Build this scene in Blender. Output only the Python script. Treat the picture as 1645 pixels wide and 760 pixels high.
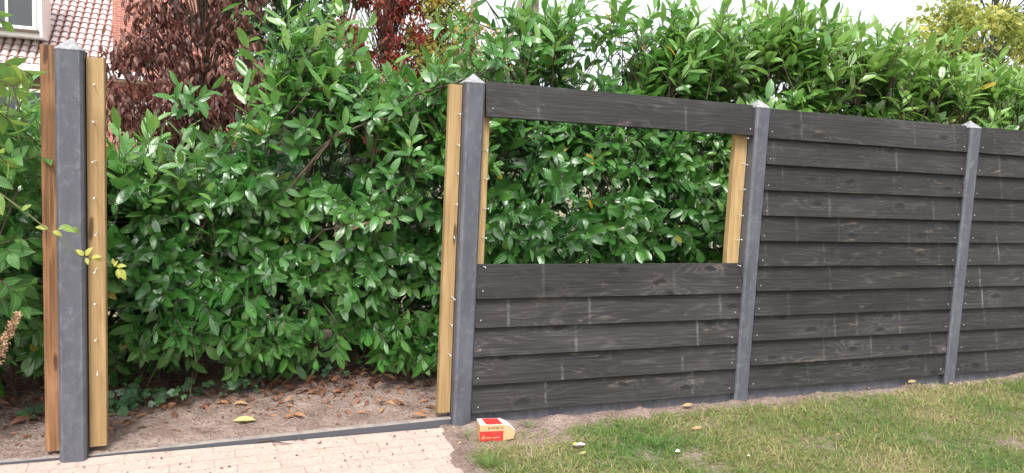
import bpy, math, random
import numpy as np
from mathutils import Vector, Matrix, noise
R = math.radians
random.seed(11); rng = np.random.default_rng(11)
scn = bpy.context.scene
col = scn.collection
for o in list(bpy.data.objects): bpy.data.objects.remove(o)

# ------------------------------------------------------------------ camera
CAM = Vector((-1.2202, -3.9255, 1.4960)); YAW, PITCH, ROLL, FPX = 0.36329, -0.09603, 0.046516, 1178.17
fwd = Vector((math.sin(YAW)*math.cos(PITCH), math.cos(YAW)*math.cos(PITCH), math.sin(PITCH)))
rt0 = Vector((math.cos(YAW), -math.sin(YAW), 0)); up0 = rt0.cross(fwd)
rt = math.cos(ROLL)*rt0 + math.sin(ROLL)*up0; up = -math.sin(ROLL)*rt0 + math.cos(ROLL)*up0
cd = bpy.data.cameras.new('camera'); cam = bpy.data.objects.new('camera', cd); col.objects.link(cam)
cam.matrix_world = Matrix(((rt.x, up.x, -fwd.x, CAM.x), (rt.y, up.y, -fwd.y, CAM.y), (rt.z, up.z, -fwd.z, CAM.z), (0, 0, 0, 1)))
cd.sensor_fit = 'HORIZONTAL'; cd.sensor_width = 36; cd.lens = FPX/1645*36
cd.clip_start = 0.05; cd.clip_end = 2000
scn.camera = cam

# ------------------------------------------------------------------ light
SUN_EL, SUN_AZ = R(56), R(205)          # azimuth clockwise from +Y
w = bpy.data.worlds.new('World'); scn.world = w; w.use_nodes = True
nt = w.node_tree; bg = nt.nodes['Background']
sky = nt.nodes.new('ShaderNodeTexSky'); sky.sky_type = 'NISHITA'; sky.sun_disc = False
sky.sun_elevation = SUN_EL; sky.sun_rotation = SUN_AZ; sky.air_density = 1.0; sky.dust_density = 4.0; sky.ozone_density = 1.0
hs = nt.nodes.new('ShaderNodeHueSaturation'); hs.inputs['Saturation'].default_value = 0.16
nt.links.new(sky.outputs[0], hs.inputs['Color']); nt.links.new(hs.outputs[0], bg.inputs[0])
bg.inputs[1].default_value = 0.15
sl = bpy.data.lights.new('sun', 'SUN'); sl.energy = 1.5; sl.angle = R(14); sl.color = (1, .965, .91)
so = bpy.data.objects.new('sun', sl); col.objects.link(so)
sd = Vector((math.sin(SUN_AZ)*math.cos(SUN_EL), math.cos(SUN_AZ)*math.cos(SUN_EL), math.sin(SUN_EL)))
so.rotation_euler = (-sd).to_track_quat('-Z', 'Y').to_euler(); so.location = (0, 0, 12)
scn.view_settings.view_transform = 'Standard'; scn.view_settings.look = 'None'
scn.view_settings.exposure = 1.15; scn.view_settings.gamma = 1
scn.render.engine = 'CYCLES'
scn.cycles.max_bounces = 8; scn.cycles.transparent_max_bounces = 4

# ------------------------------------------------------------------ helpers
def tag(o, label=None, cat=None, group=None, kind=None):
    if label: o['label'] = label
    if cat: o['category'] = cat
    if group: o['group'] = group
    if kind: o['kind'] = kind
    return o
def empty(name, loc, label=None, cat=None, group=None):
    o = bpy.data.objects.new(name, None); col.objects.link(o); o.location = loc; o.empty_display_size = .1
    return tag(o, label, cat, group)
def root_loc(p):
    l = Vector((0, 0, 0))
    while p is not None: l += p.location; p = p.parent
    return l
def link(name, me, mat=None, parent=None):
    o = bpy.data.objects.new(name, me); col.objects.link(o)
    if mat is not None: me.materials.append(mat)
    if parent is not None: o.parent = parent
    return o
def mk(name, V, F, mat=None, parent=None, smooth=False):
    """world-space verts -> object under its parent"""
    l = root_loc(parent); me = bpy.data.meshes.new(name)
    me.from_pydata([(v[0]-l.x, v[1]-l.y, v[2]-l.z) for v in V], [], F); me.update()
    if smooth: me.polygons.foreach_set('use_smooth', [True]*len(F))
    return link(name, me, mat, parent)
class MB:
    def __init__(s): s.V = []; s.F = []
    def add(s, V, F):
        n = len(s.V); s.V += [tuple(v) for v in V]; s.F += [tuple(i+n for i in f) for f in F]
    def box(s, a, b):
        x0, y0, z0 = a; x1, y1, z1 = b
        s.add([(x0,y0,z0),(x1,y0,z0),(x1,y1,z0),(x0,y1,z0),(x0,y0,z1),(x1,y0,z1),(x1,y1,z1),(x0,y1,z1)],
              [(0,3,2,1),(4,5,6,7),(0,1,5,4),(1,2,6,5),(2,3,7,6),(3,0,4,7)])
    def tube(s, P, rad, n=6, cap=True):
        P = [Vector(p) for p in P]; m = len(P)
        if not hasattr(rad, '__len__'): rad = [rad]*m
        T = [(P[min(i+1, m-1)]-P[max(i-1, 0)]).normalized() for i in range(m)]
        u = T[0].orthogonal().normalized(); V = []
        for i in range(m):
            u = (u - T[i]*u.dot(T[i])).normalized(); v = T[i].cross(u)
            for k in range(n):
                a = 2*math.pi*k/n; V.append(P[i] + (u*math.cos(a)+v*math.sin(a))*rad[i])
        F = [(i*n+k, i*n+(k+1) % n, (i+1)*n+(k+1) % n, (i+1)*n+k) for i in range(m-1) for k in range(n)]
        if cap: F += [tuple(range(n))[::-1], tuple((m-1)*n+k for k in range(n))]
        s.add(V, F)
    def build(s, name, mat, parent=None, smooth=False): return mk(name, s.V, s.F, mat, parent, smooth)

# ------------------------------------------------------------------ materials
def newmat(name):
    m = bpy.data.materials.new(name); m.use_nodes = True
    t = m.node_tree; b = t.nodes['Principled BSDF']
    return m, t, b
def N(t, typ, **kw):
    n = t.nodes.new(typ)
    for k, v in kw.items():
        if k.startswith('i_'): n.inputs[k[2:].replace('_', ' ')].default_value = v
        else: setattr(n, k, v)
    return n
def math_(t, op, a, b=None, c=None, clamp=False):
    n = t.nodes.new('ShaderNodeMath'); n.operation = op; n.use_clamp = clamp
    for i, x in enumerate((a, b, c)):
        if x is None: continue
        if isinstance(x, (int, float)): n.inputs[i].default_value = x
        else: t.links.new(x, n.inputs[i])
    return n.outputs[0]
def ramp(t, fac, stops, interp='LINEAR'):
    n = t.nodes.new('ShaderNodeValToRGB'); cr = n.color_ramp; cr.interpolation = interp
    while len(cr.elements) < len(stops): cr.elements.new(.5)
    for e, (p, c) in zip(cr.elements, stops):
        e.position = p; e.color = (c, c, c, 1) if isinstance(c, (int, float)) else (*c, 1)
    t.links.new(fac, n.inputs[0]); return n.outputs[0]
def mix(t, fac, a, b, blend='MIX'):
    n = t.nodes.new('ShaderNodeMix'); n.data_type = 'RGBA'; n.blend_type = blend
    for s, x in ((n.inputs[0], fac), (n.inputs[6], a), (n.inputs[7], b)):
        if isinstance(x, (int, float)): s.default_value = x
        elif isinstance(x, tuple): s.default_value = (*x, 1)
        else: t.links.new(x, s)
    return n.outputs[2]
def coord(t, scale=(1, 1, 1), rnd=True, kind='Object', vec=None):
    if vec is None:
        tc = t.nodes.new('ShaderNodeTexCoord'); vec = tc.outputs[kind]
    mp = t.nodes.new('ShaderNodeMapping'); mp.inputs['Scale'].default_value = scale
    t.links.new(vec, mp.inputs[0]); out = mp.outputs[0]
    if rnd:
        oi = t.nodes.new('ShaderNodeObjectInfo'); s = t.nodes.new('ShaderNodeVectorMath'); s.operation = 'SCALE'
        s.inputs[0].default_value = (37, 53, 71); t.links.new(oi.outputs['Random'], s.inputs['Scale'])
        a = t.nodes.new('ShaderNodeVectorMath'); a.operation = 'ADD'; t.links.new(out, a.inputs[0]); t.links.new(s.outputs[0], a.inputs[1]); out = a.outputs[0]
    return out
def noise_(t, vec, scale=5, detail=4, rough=.55, dist=0):
    n = N(t, 'ShaderNodeTexNoise'); n.inputs['Scale'].default_value = scale; n.inputs['Detail'].default_value = detail
    n.inputs['Roughness'].default_value = rough; n.inputs['Distortion'].default_value = dist
    t.links.new(vec, n.inputs['Vector']); return n.outputs[0]
def bump(t, b, h, strength=.3, dist=.01):
    n = N(t, 'ShaderNodeBump'); n.inputs['Strength'].default_value = strength; n.inputs['Distance'].default_value = dist
    t.links.new(h, n.inputs['Height']); t.links.new(n.outputs[0], b.inputs['Normal'])

def wood_mat(name, c_dark, c_mid, c_light, axis='x', streaks=False, rough=.6, knot_col=None, ringscale=22, contrast=1.0, tan=None):
    m, t, b = newmat(name); L = t.links.new
    sc = (1.15, 1, 7.5) if axis == 'x' else (9, 1, 0.9)
    v = coord(t, sc)
    field = noise_(t, v, 1.0, 2.5, .5, .25)
    # knots: sparse cells
    vk0 = coord(t, (1.5, 1, 4.3) if axis == 'x' else (6, 1, 1.5)); sk = N(t, 'ShaderNodeSeparateXYZ'); L(vk0, sk.inputs[0]); ck = N(t, 'ShaderNodeCombineXYZ'); L(sk.outputs[0], ck.inputs[0]); L(sk.outputs[2], ck.inputs[1])
    wk = N(t, 'ShaderNodeVectorMath', operation='MULTIPLY_ADD'); L(noise_(t, coord(t, (14, 1, 14)), 1.0, 2, .5), wk.inputs[0]); wk.inputs[1].default_value = (.09, .2, 0); L(ck.outputs[0], wk.inputs[2]); vk = wk.outputs[0]
    vo = N(t, 'ShaderNodeTexVoronoi'); vo.voronoi_dimensions = '2D'; vo.inputs['Scale'].default_value = 1.0; vo.inputs['Randomness'].default_value = 1.0; L(vk, vo.inputs['Vector'])
    kd = vo.outputs['Distance']
    lump = math_(t, 'POWER', math_(t, 'SUBTRACT', 1.0, math_(t, 'MULTIPLY', kd, 3.0), clamp=True), 2.0)
    f2 = math_(t, 'ADD', field, math_(t, 'MULTIPLY', lump, .30))
    rings = math_(t, 'SINE', math_(t, 'MULTIPLY', f2, ringscale*6.28/2))
    rings = math_(t, 'MULTIPLY_ADD', rings, .5, .5)
    fib = ramp(t, noise_(t, coord(t, (2.2, 2, 120) if axis == 'x' else (120, 2, 2.2)), 1.0, 4, .7), [(.36, 0.0), (.64, 1.0)])
    patch = noise_(t, coord(t, (1.3, 1, 5) if axis == 'x' else (5, 1, 1.3)), 1.7, 3, .6)
    pat = ramp(t, patch, [(.36, 0.05), (.66, 1.0)])
    line = math_(t, 'MULTIPLY', math_(t, 'POWER', rings, 2.5), pat)
    big = noise_(t, coord(t, (.8, 1, 2.5) if axis == 'x' else (2.5, 1, .8)), 1.6, 3, .6)
    halo = ramp(t, kd, [(.06, 0.0), (.10, 1.0), (.30, 0.0)])
    val = math_(t, 'ADD', math_(t, 'MULTIPLY', line, .34*contrast), math_(t, 'MULTIPLY', fib, .34*contrast))
    val = math_(t, 'ADD', val, math_(t, 'MULTIPLY', halo, .10)); val = math_(t, 'ADD', val, math_(t, 'MULTIPLY_ADD', big, .9, -.40), clamp=True)
    c = ramp(t, val, [(0, c_dark), (.42, c_mid), (1, c_light)])
    if tan is not None:
        tn = noise_(t, coord(t, (3, 1, 14) if axis == 'x' else (14, 1, 3)), 1.3, 4, .65)
        c = mix(t, math_(t, 'MULTIPLY', ramp(t, tn, [(.60, 0.0), (.72, .8)]), math_(t, 'ADD', line, lump, clamp=True)), c, tan)
    kn = ramp(t, kd, [(.035, 1.0), (.085, 0.0)])
    c = mix(t, math_(t, 'MULTIPLY', kn, .85), c, knot_col or c_dark)
    if streaks:
        tc = t.nodes.new('ShaderNodeTexCoord'); sp = t.nodes.new('ShaderNodeSeparateXYZ'); L(tc.outputs['Object'], sp.inputs[0])
        tot = None; oinf = t.nodes.new('ShaderNodeObjectInfo')
        for i, k in enumerate(('mark_a', 'mark_b', 'mark_c')):
            at = t.nodes.new('ShaderNodeAttribute'); at.attribute_type = 'OBJECT'; at.attribute_name = k
            d = math_(t, 'ABSOLUTE', math_(t, 'SUBTRACT', sp.outputs[0], at.outputs['Fac']))
            s = ramp(t, d, [(.004, 1.0), (.012, 0.0)])
            tot = s if tot is None else math_(t, 'ADD', tot, s, clamp=True)
        sm = ramp(t, noise_(t, coord(t, (9, 1, 14)), 1.2, 4, .7), [(.42, .05), (.66, .9)])
        c = mix(t, math_(t, 'MULTIPLY', math_(t, 'MULTIPLY', tot, sm), math_(t, 'MULTIPLY_ADD', oinf.outputs['Random'], .28, .16)), c, (.26, .25, .25))
        # pale scuffs and dust
        scf = ramp(t, noise_(t, coord(t, (5, 1, 24)), 1.6, 6, .75), [(.62, 0.0), (.74, .5)])
        c = mix(t, scf, c, (.17, .155, .145))
    oi = t.nodes.new('ShaderNodeObjectInfo')
    hv = t.nodes.new('ShaderNodeHueSaturation'); L(c, hv.inputs['Color'])
    L(math_(t, 'MULTIPLY_ADD', oi.outputs['Random'], .42, .86), hv.inputs['Value'])
    L(hv.outputs[0], b.inputs['Base Color'])
    b.inputs['Roughness'].default_value = rough; b.inputs['Specular IOR Level'].default_value = .35
    h = math_(t, 'ADD', math_(t, 'MULTIPLY', rings, .4), math_(t, 'ADD', fib, math_(t, 'MULTIPLY', kn, -1.2)))
    bump(t, b, h, .35, .003)
    return m

def leaf_mat(name, stops, rough=.32, trans=.28, vein=(.16, .30, .10), spec=.5, rim=True, veinamt=.5):
    """stops: colour ramp over the per-leaf 'tint' value"""
    m, t, b = newmat(name); L = t.links.new
    at = N(t, 'ShaderNodeAttribute', attribute_name='tint')
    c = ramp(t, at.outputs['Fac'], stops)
    uv = N(t, 'ShaderNodeUVMap'); sp = N(t, 'ShaderNodeSeparateXYZ'); L(uv.outputs[0], sp.inputs[0])
    du = math_(t, 'ABSOLUTE', math_(t, 'SUBTRACT', sp.outputs[0], .5))
    mid = ramp(t, du, [(.02, 1.0), (.07, 0.0)])
    side = math_(t, 'SINE', math_(t, 'MULTIPLY', math_(t, 'SUBTRACT', sp.outputs[1], math_(t, 'MULTIPLY', du, .55)), 52.0))
    sv = ramp(t, side, [(.72, 0.0), (1.0, .35)])
    c = mix(t, math_(t, 'MULTIPLY', math_(t, 'MAXIMUM', mid, sv), veinamt), c, vein)
    sc = noise_(t, coord(t, (1, 1, 1), rnd=False), 35, 3, .6)
    c = mix(t, .35, c, ramp(t, sc, [(.3, .55), (.7, 1.0)]), 'MULTIPLY')
    L(c, b.inputs['Base Color']); b.inputs['Roughness'].default_value = rough
    b.inputs['Specular IOR Level'].default_value = spec; b.inputs['Coat Weight'].default_value = .4 if spec > .7 else 0; b.inputs['Coat Roughness'].default_value = .16
    h = math_(t, 'ADD', math_(t, 'MULTIPLY', mid, -1.0), math_(t, 'MULTIPLY', side, .3)); bump(t, b, h, .35, .004)
    if trans > 0:
        tr = N(t, 'ShaderNodeBsdfTranslucent'); hv = N(t, 'ShaderNodeHueSaturation'); hv.inputs['Value'].default_value = 2.4
        hv.inputs['Hue'].default_value = .488; hv.inputs['Saturation'].default_value = 1.0
        L(c, hv.inputs['Color']); L(hv.outputs[0], tr.inputs[0])
        ms = N(t, 'ShaderNodeMixShader'); ms.inputs[0].default_value = trans
        L(b.outputs[0], ms.inputs[1]); L(tr.outputs[0], ms.inputs[2]); L(ms.outputs[0], t.nodes['Material Output'].inputs[0])
    return m
def simple(name, c1, c2, scale=20, rough=.7, bmp=.2, spec=.4, detail=5, dist=.004, rnd=True, metal=0):
    m, t, b = newmat(name)
    v = coord(t, (1, 1, 1), rnd); n = noise_(t, v, scale, detail, .65)
    t.links.new(ramp(t, n, [(.32, c1), (.68, c2)]), b.inputs['Base Color'])
    b.inputs['Roughness'].default_value = rough; b.inputs['Specular IOR Level'].default_value = spec; b.inputs['Metallic'].default_value = metal
    if bmp: bump(t, b, n, bmp, dist)
    return m

M = {}
M['plank'] = wood_mat('dark_stained_wood', (.0125, .0116, .0118), (.030, .0280, .0284), (.098, .090, .087), 'x', True, .62, (.009, .008, .008), 26, 1.0, tan=(.20, .155, .115))
M['batten'] = wood_mat('yellow_treated_wood', (.25, .155, .070), (.36, .245, .115), (.46, .33, .17), 'z', False, .6, (.07, .035, .015), 9, 1.0)
M['batten_red'] = wood_mat('brown_treated_wood', (.085, .038, .016), (.21, .105, .048), (.31, .17, .085), 'z', False, .6, (.05, .02, .01), 12, 1.3)
# painted-looking cast concrete
m, t, b = newmat('anthracite_concrete'); v = coord(t)
n1 = noise_(t, coord(t, (1, 1, .35)), 9, 5, .6); n2 = noise_(t, v, 160, 3, .6)
c = ramp(t, n1, [(.3, (.056, .060, .076)), (.7, (.094, .099, .120))])
c = mix(t, ramp(t, noise_(t, coord(t, (1, 1, .8)), 22, 6, .75), [(.52, 0.0), (.72, .45)]), c, (.20, .205, .22))
c = mix(t, ramp(t, noise_(t, coord(t, (30, 30, .9)), 1.2, 4, .7), [(.50, 0.0), (.75, .30)]), c, (.035, .038, .046))
tco = N(t, 'ShaderNodeTexCoord'); spz = N(t, 'ShaderNodeSeparateXYZ'); t.links.new(tco.outputs['Object'], spz.inputs[0])
c = mix(t, math_(t, 'MULTIPLY', ramp(t, spz.outputs[2], [(.0, 1.0), (.11, 0.0)]), ramp(t, noise_(t, v, 30, 6, .75), [(.50, 0.0), (.68, .35)])), c, (.28, .22, .18))
axx = math_(t, 'ABSOLUTE', spz.outputs[0]); c = mix(t, math_(t, 'MULTIPLY', ramp(t, axx, [(.038, 0.0), (.043, 1.0), (.048, 0.0)]), ramp(t, noise_(t, coord(t, (1, 1, 6)), 3, 4, .7), [(.4, 0.1), (.6, .5)])), c, (.20, .205, .23))
vo = N(t, 'ShaderNodeTexVoronoi'); vo.inputs['Scale'].default_value = 38; t.links.new(v, vo.inputs['Vector'])
pit = ramp(t, vo.outputs['Distance'], [(.06, 1.0), (.11, 0.0)])
c = mix(t, math_(t, 'MULTIPLY', pit, .6), c, (.025, .027, .032))
geo = N(t, 'ShaderNodeNewGeometry'); sx = N(t, 'ShaderNodeSeparateXYZ'); t.links.new(geo.outputs['Normal'], sx.inputs[0])
t.links.new(c, b.inputs['Base Color']); b.inputs['Roughness'].default_value = .55
bump(t, b, math_(t, 'ADD', n2, math_(t, 'MULTIPLY', pit, -2.0)), .25, .002); M['concrete'] = m
M['cap'] = simple('weathered_cap_concrete', (.17, .17, .185), (.34, .34, .355), 45, .7, .3)
M['zinc'] = simple('zinc_screw', (.42, .42, .43), (.62, .62, .63), 60, .35, 0, .5)
M['stem'] = simple('brown_bark', (.035, .024, .016), (.10, .075, .05), 40, .8, .5)
M['twig'] = simple('green_brown_twig', (.07, .075, .03), (.15, .14, .06), 40, .7, .3)
M['cut'] = simple('sawn_twig_wood', (.35, .26, .17), (.5, .4, .28), 60, .8, .2)
M['bark_pale'] = simple('pale_bark', (.16, .145, .10), (.34, .31, .23), 9, .85, .5)
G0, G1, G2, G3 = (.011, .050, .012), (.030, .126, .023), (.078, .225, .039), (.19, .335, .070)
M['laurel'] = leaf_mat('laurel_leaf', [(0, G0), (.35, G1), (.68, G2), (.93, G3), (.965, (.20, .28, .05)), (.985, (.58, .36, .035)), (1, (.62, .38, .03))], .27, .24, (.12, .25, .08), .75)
M['broad'] = leaf_mat('broad_shrub_leaf', [(0, (.025, .10, .02)), (.5, (.06, .18, .035)), (.9, (.15, .28, .06)), (1, (.38, .38, .06))], .45, .3, (.2, .32, .12), .45)
M['copper'] = leaf_mat('copper_leaf', [(0, (.050, .016, .012)), (.5, (.125, .040, .028)), (.9, (.22, .095, .065)), (1, (.30, .17, .12))], .42, .15, (.12, .05, .04), .5)
M['red'] = leaf_mat('red_leaf', [(0, (.10, .014, .012)), (.45, (.24, .035, .022)), (.7, (.36, .07, .03)), (.8, (.12, .18, .05)), (1, (.25, .30, .09))], .5, .3, (.3, .1, .05), .4)
M['darkgreen'] = leaf_mat('background_leaf', [(0, (.015, .055, .022)), (.5, (.03, .10, .035)), (1, (.09, .19, .06))], .5, .25, (.08, .15, .06), .4)
M['orange'] = leaf_mat('orange_leaf', [(0, (.10, .17, .03)), (.4, (.35, .26, .04)), (1, (.58, .24, .03))], .5, .3, (.4, .3, .1), .4)
M['lime'] = leaf_mat('lime_leaf', [(0, (.12, .17, .03)), (.5, (.26, .30, .055)), (1, (.46, .42, .10))], .5, .3, (.4, .4, .15), .4)
M['ivy'] = leaf_mat('ivy_leaf', [(0, (.02, .07, .022)), (.5, (.045, .13, .045)), (.85, (.08, .18, .06)), (1, (.20, .28, .20))], .45, .15, (.2, .3, .2), .45)
M['twigleaf'] = leaf_mat('yellow_young_leaf', [(0, (.14, .26, .05)), (1, (.42, .43, .10))], .5, .35, (.5, .5, .15), .4)
M['dead'] = leaf_mat('dead_leaf', [(0, (.11, .048, .033)), (.5, (.24, .115, .075)), (.8, (.36, .17, .09)), (.95, (.44, .30, .16)), (1, (.42, .42, .18))], .6, .1, (.35, .2, .1), .35)
M['grass'] = leaf_mat('grass_blade', [(0, (.080, .20, .048)), (.35, (.150, .225, .055)), (.65, (.23, .25, .080)), (1, (.44, .385, .21))], .5, .25, (.2, .25, .1), .35, veinamt=.2)

# ------------------------------------------------------------------ leaf meshes
ROWS = np.array([0, .10, .30, .55, .80, 1.0])
PROF = {'laurel': [.03, .40, .88, 1.0, .72, .03], 'oval': [.05, .55, 1.0, .98, .55, .02], 'narrow': [.05, .55, 1.0, .8, .4, .02], 'blade': [.8, 1, .95, .8, .5, .05]}
class Leaves:
    def __init__(s): s.P = []; s.D = []; s.N = []; s.L = []; s.W = []; s.C = []; s.T = []
    def add(s, p, d, n, l, w, curl, tint):
        s.P.append(tuple(p)); s.D.append(tuple(d)); s.N.append(tuple(n)); s.L.append(l); s.W.append(w); s.C.append(curl); s.T.append(tint)
    def arrays(s, P, D, Nn, L, W, C, T):
        s.P, s.D, s.N, s.L, s.W, s.C, s.T = P, D, Nn, L, W, C, T
    def build(s, name, mat, parent=None, prof='laurel', rows=None, fold=.22):
        P = np.array(s.P, float); D = np.array(s.D, float); Nn = np.array(s.N, float)
        L = np.array(s.L, float); W = np.array(s.W, float); C = np.array(s.C, float); T = np.array(s.T, float)
        D /= np.linalg.norm(D, axis=1)[:, None] + 1e-9
        Nn -= D*np.sum(D*Nn, 1)[:, None]; Nn /= np.linalg.norm(Nn, axis=1)[:, None] + 1e-9
        S = np.cross(D, Nn); n = len(P)
        idx = list(range(6)) if rows is None else rows
        ts = ROWS[idx]; pr = np.array(PROF[prof])[idx]; r = len(idx)
        V = np.zeros((n, r, 3, 3)); UV = np.zeros((r, 3, 2))
        for i in range(r):
            tt = ts[i]
            # arc: bends towards -N with angle C*t
            a = C*tt
            along = np.where(np.abs(C) < 1e-3, tt, np.sin(a)/np.where(np.abs(C) < 1e-3, 1, C))*L
            drop = np.where(np.abs(C) < 1e-3, 0, (1-np.cos(a))/np.where(np.abs(C) < 1e-3, 1, C))*L
            c = P + D*along[:, None] - Nn*drop[:, None]
            for k, sg in enumerate((-1, 0, 1)):
                hw = W*.5*pr[i]
                V[:, i, k] = c + S*(sg*hw)[:, None] + Nn*(abs(sg)*fold*hw)[:, None]
                UV[i, k] = (.5+.5*sg*max(pr[i], .05), tt)
        l = root_loc(parent)
        V = V.reshape(-1, 3) - np.array(l)
        base = []
        for i in range(r-1):
            for k in (0, 1): base.append((i*3+k, i*3+k+1, (i+1)*3+k+1, (i+1)*3+k))
        base = np.array(base); nf = len(base)
        F = (base[None] + (np.arange(n)*r*3)[:, None, None]).reshape(-1)
        me = bpy.data.meshes.new(name)
        me.vertices.add(len(V)); me.vertices.foreach_set('co', V.ravel())
        me.loops.add(len(F)); me.loops.foreach_set('vertex_index', F)
        me.polygons.add(n*nf); me.polygons.foreach_set('loop_start', np.arange(n*nf)*4); me.polygons.foreach_set('loop_total', np.full(n*nf, 4))
        me.update(calc_edges=True)
        me.polygons.foreach_set('use_smooth', np.ones(n*nf, bool))
        uvl = me.uv_layers.new(name='UVMap'); uvl.data.foreach_set('uv', np.tile(UV.reshape(-1, 2)[base.ravel()], (n, 1)).ravel())
        at = me.attributes.new('tint', 'FLOAT', 'POINT'); at.data.foreach_set('value', np.repeat(T, r*3))
        return link(name, me, mat, parent)

def rvec(): return Vector((random.gauss(0, 1), random.gauss(0, 1), random.gauss(0, 1))).normalized()
VIEW = Vector((-.25, -.8, .55)).normalized()
def shoot(lv, st, p, d, length, nleaf, lsize, tint, droop=.0, face=.5, back=.15, wr=(.29, .38), curl=(.15, .9), rs=.0028):
    """a twig with spiral leaves; returns nothing"""
    p = Vector(p); d = Vector(d).normalized(); pts = []; q = p - d*back; n = 5
    dd = d.copy()
    for i in range(n+1):
        pts.append(q.copy()); q = q + dd*((length+back)/n); dd = (dd + Vector((0, 0, -droop*.35)) + rvec()*.07).normalized()
    if st is not None: st.tube(pts, [rs*1.6*(1-.7*i/n)+.0006 for i in range(n+1)], 4, False)
    u = dd.orthogonal().normalized(); ph = random.random()*6.28
    for k in range(nleaf):
        f = .12 + .88*(k+random.random()*.5)/nleaf
        x = (back + length*f)/(length+back)*n; i = min(int(x), n-1); pos = pts[i].lerp(pts[i+1], x-i)
        ax = (pts[i+1]-pts[i]).normalized(); u = (u-ax*u.dot(ax)).normalized(); v = ax.cross(u)
        ph += 2.4 + random.gauss(0, .25)
        rad = u*math.cos(ph)+v*math.sin(ph)
        al = R(68 - 42*f + random.gauss(0, 9))
        ld = ax*math.cos(al) + rad*math.sin(al) + Vector((0, 0, -.10-droop*.5))
        nn = ax*math.sin(al) - rad*math.cos(al)
        nn = nn.normalized()*(1-face) + VIEW*face + rvec()*.22
        l = lsize*random.uniform(.72, 1.15)*(1 - .25*max(0, f-.8)/.2)
        tt = tint + random.gauss(0, .10) + .12*f
        tt = min(max(tt, 0), .93)
        if random.random() < .006: tt = random.uniform(.95, 1)
        lv.add(pos, ld, nn, l, l*random.uniform(*wr), random.uniform(*curl), tt)

# ------------------------------------------------------------------ ground
def fb(x, y, s, o=4): return noise.fractal(Vector((x*s, y*s, 3.1)), 1.0, 2.0, o)
def pave_edge(y): return -.13 + .10*y + .05*noise.noise(Vector((y*5, 2, 0))) + .02*noise.noise(Vector((y*21, 5, 0)))
def ground_z(x, y):
    z = .006*fb(x, y, 14) + .010*fb(x, y, 3.5)
    if y > -.02:      # planting bed behind the fence
        z += .02 + .03*max(0, fb(x, y, 6)) + .020*abs(fb(x+9, y, 20)) + .03*min(1, max(0, (y-.3)/1.2))
        if y < .06: z -= .012
        if x > .1: z -= .01
    else:
        # ridge of loose soil in front of the plank fence
        rd = math.exp(-((y+.075)/.07)**2)
        z += rd*(.008 + .040*max(0, fb(x+4, y*.5, 4)) + .018*abs(fb(x+4, y, 18)))
        if x > 3.9: z += .03*min(1, (x-3.9))
        e = x - pave_edge(y)
        if e < .02: z = min(z, -.03) if e < -.05 else z*.5 - .012
        else: z = max(z + .008*math.exp(-(e/.15)**2), .004)
    return z
def grid(name, x0, x1, y0, y1, step, zf, mat, kind='structure'):
    nx = int((x1-x0)/step); ny = int((y1-y0)/step)
    V = [(x0+(x1-x0)*i/nx, y0+(y1-y0)*j/ny, zf(x0+(x1-x0)*i/nx, y0+(y1-y0)*j/ny)) for j in range(ny+1) for i in range(nx+1)]
    F = [(j*(nx+1)+i, j*(nx+1)+i+1, (j+1)*(nx+1)+i+1, (j+1)*(nx+1)+i) for j in range(ny) for i in range(nx)]
    return tag(mk(name, V, F, mat, None, True), kind=kind)
# soil material: dry pinkish sand, with green-brown thatch where the lawn is
m, t, b = newmat('sandy_soil'); v = coord(t, rnd=False)
n1 = noise_(t, v, 5, 6, .65); n2 = noise_(t, v, 70, 5, .7)
c = ramp(t, n1, [(.3, (.25, .18, .152)), (.7, (.46, .36, .315))])
c = mix(t, .75, c, ramp(t, n2, [(.3, (.38, .35, .33)), (.55, (.9, .88, .86)), (.75, (1, 1, 1))]), 'MULTIPLY')
vo = N(t, 'ShaderNodeTexVoronoi'); vo.inputs['Scale'].default_value = 55; t.links.new(v, vo.inputs['Vector'])
c = mix(t, ramp(t, vo.outputs['Distance'], [(.10, .55), (.2, 0.0)]), c, (.13, .075, .05))
t.links.new(c, b.inputs['Base Color']); b.inputs['Roughness'].default_value = .95; b.inputs['Specular IOR Level'].default_value = .15
bump(t, b, math_(t, 'ADD', n2, math_(t, 'MULTIPLY', vo.outputs['Distance'], .6)), .9, .025); M['soil'] = m
M['farground'] = simple('garden_ground', (.12, .12, .06), (.26, .23, .15), 1.5, .95, .2)
grid('soil', -3.6, 6.6, -2.4, 3.0, .02, ground_z, M['soil'])
mk_ = MB(); mk_.add([(-150,-60,-.09),(150,-60,-.09),(150,240,-.09),(-150,240,-.09)], [(0,1,2,3)])
tag(mk_.build('ground', M['farground']), kind='structure')
# brick paving dusted with sand
m, t, b = newmat('sand_dusted_brick_paving'); tc = N(t, 'ShaderNodeTexCoord')
mp = N(t, 'ShaderNodeMapping'); mp.inputs['Rotation'].default_value = (0, 0, R(-3)); t.links.new(tc.outputs['Object'], mp.inputs[0])
wv = noise_(t, coord(t, rnd=False), 3.5, 2, .5)
va = N(t, 'ShaderNodeVectorMath', operation='MULTIPLY_ADD'); t.links.new(wv, va.inputs[0]); va.inputs[1].default_value = (.02, .03, 0); t.links.new(mp.outputs[0], va.inputs[2])
br = N(t, 'ShaderNodeTexBrick'); br.offset = .5; br.inputs['Scale'].default_value = 1; br.inputs['Brick Width'].default_value = .2; br.inputs['Row Height'].default_value = .098
br.inputs['Mortar Size'].default_value = .0045; br.inputs['Mortar Smooth'].default_value = .5; br.inputs['Color1'].default_value = (.40, .26, .21, 1); br.inputs['Color2'].default_value = (.48, .34, .285, 1); br.inputs['Mortar'].default_value = (.22, .155, .125, 1)
t.links.new(va.outputs[0], br.inputs['Vector'])
ns = noise_(t, coord(t, rnd=False), 2.6, 7, .68); nf = noise_(t, coord(t, rnd=False), 60, 5, .7)
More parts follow.
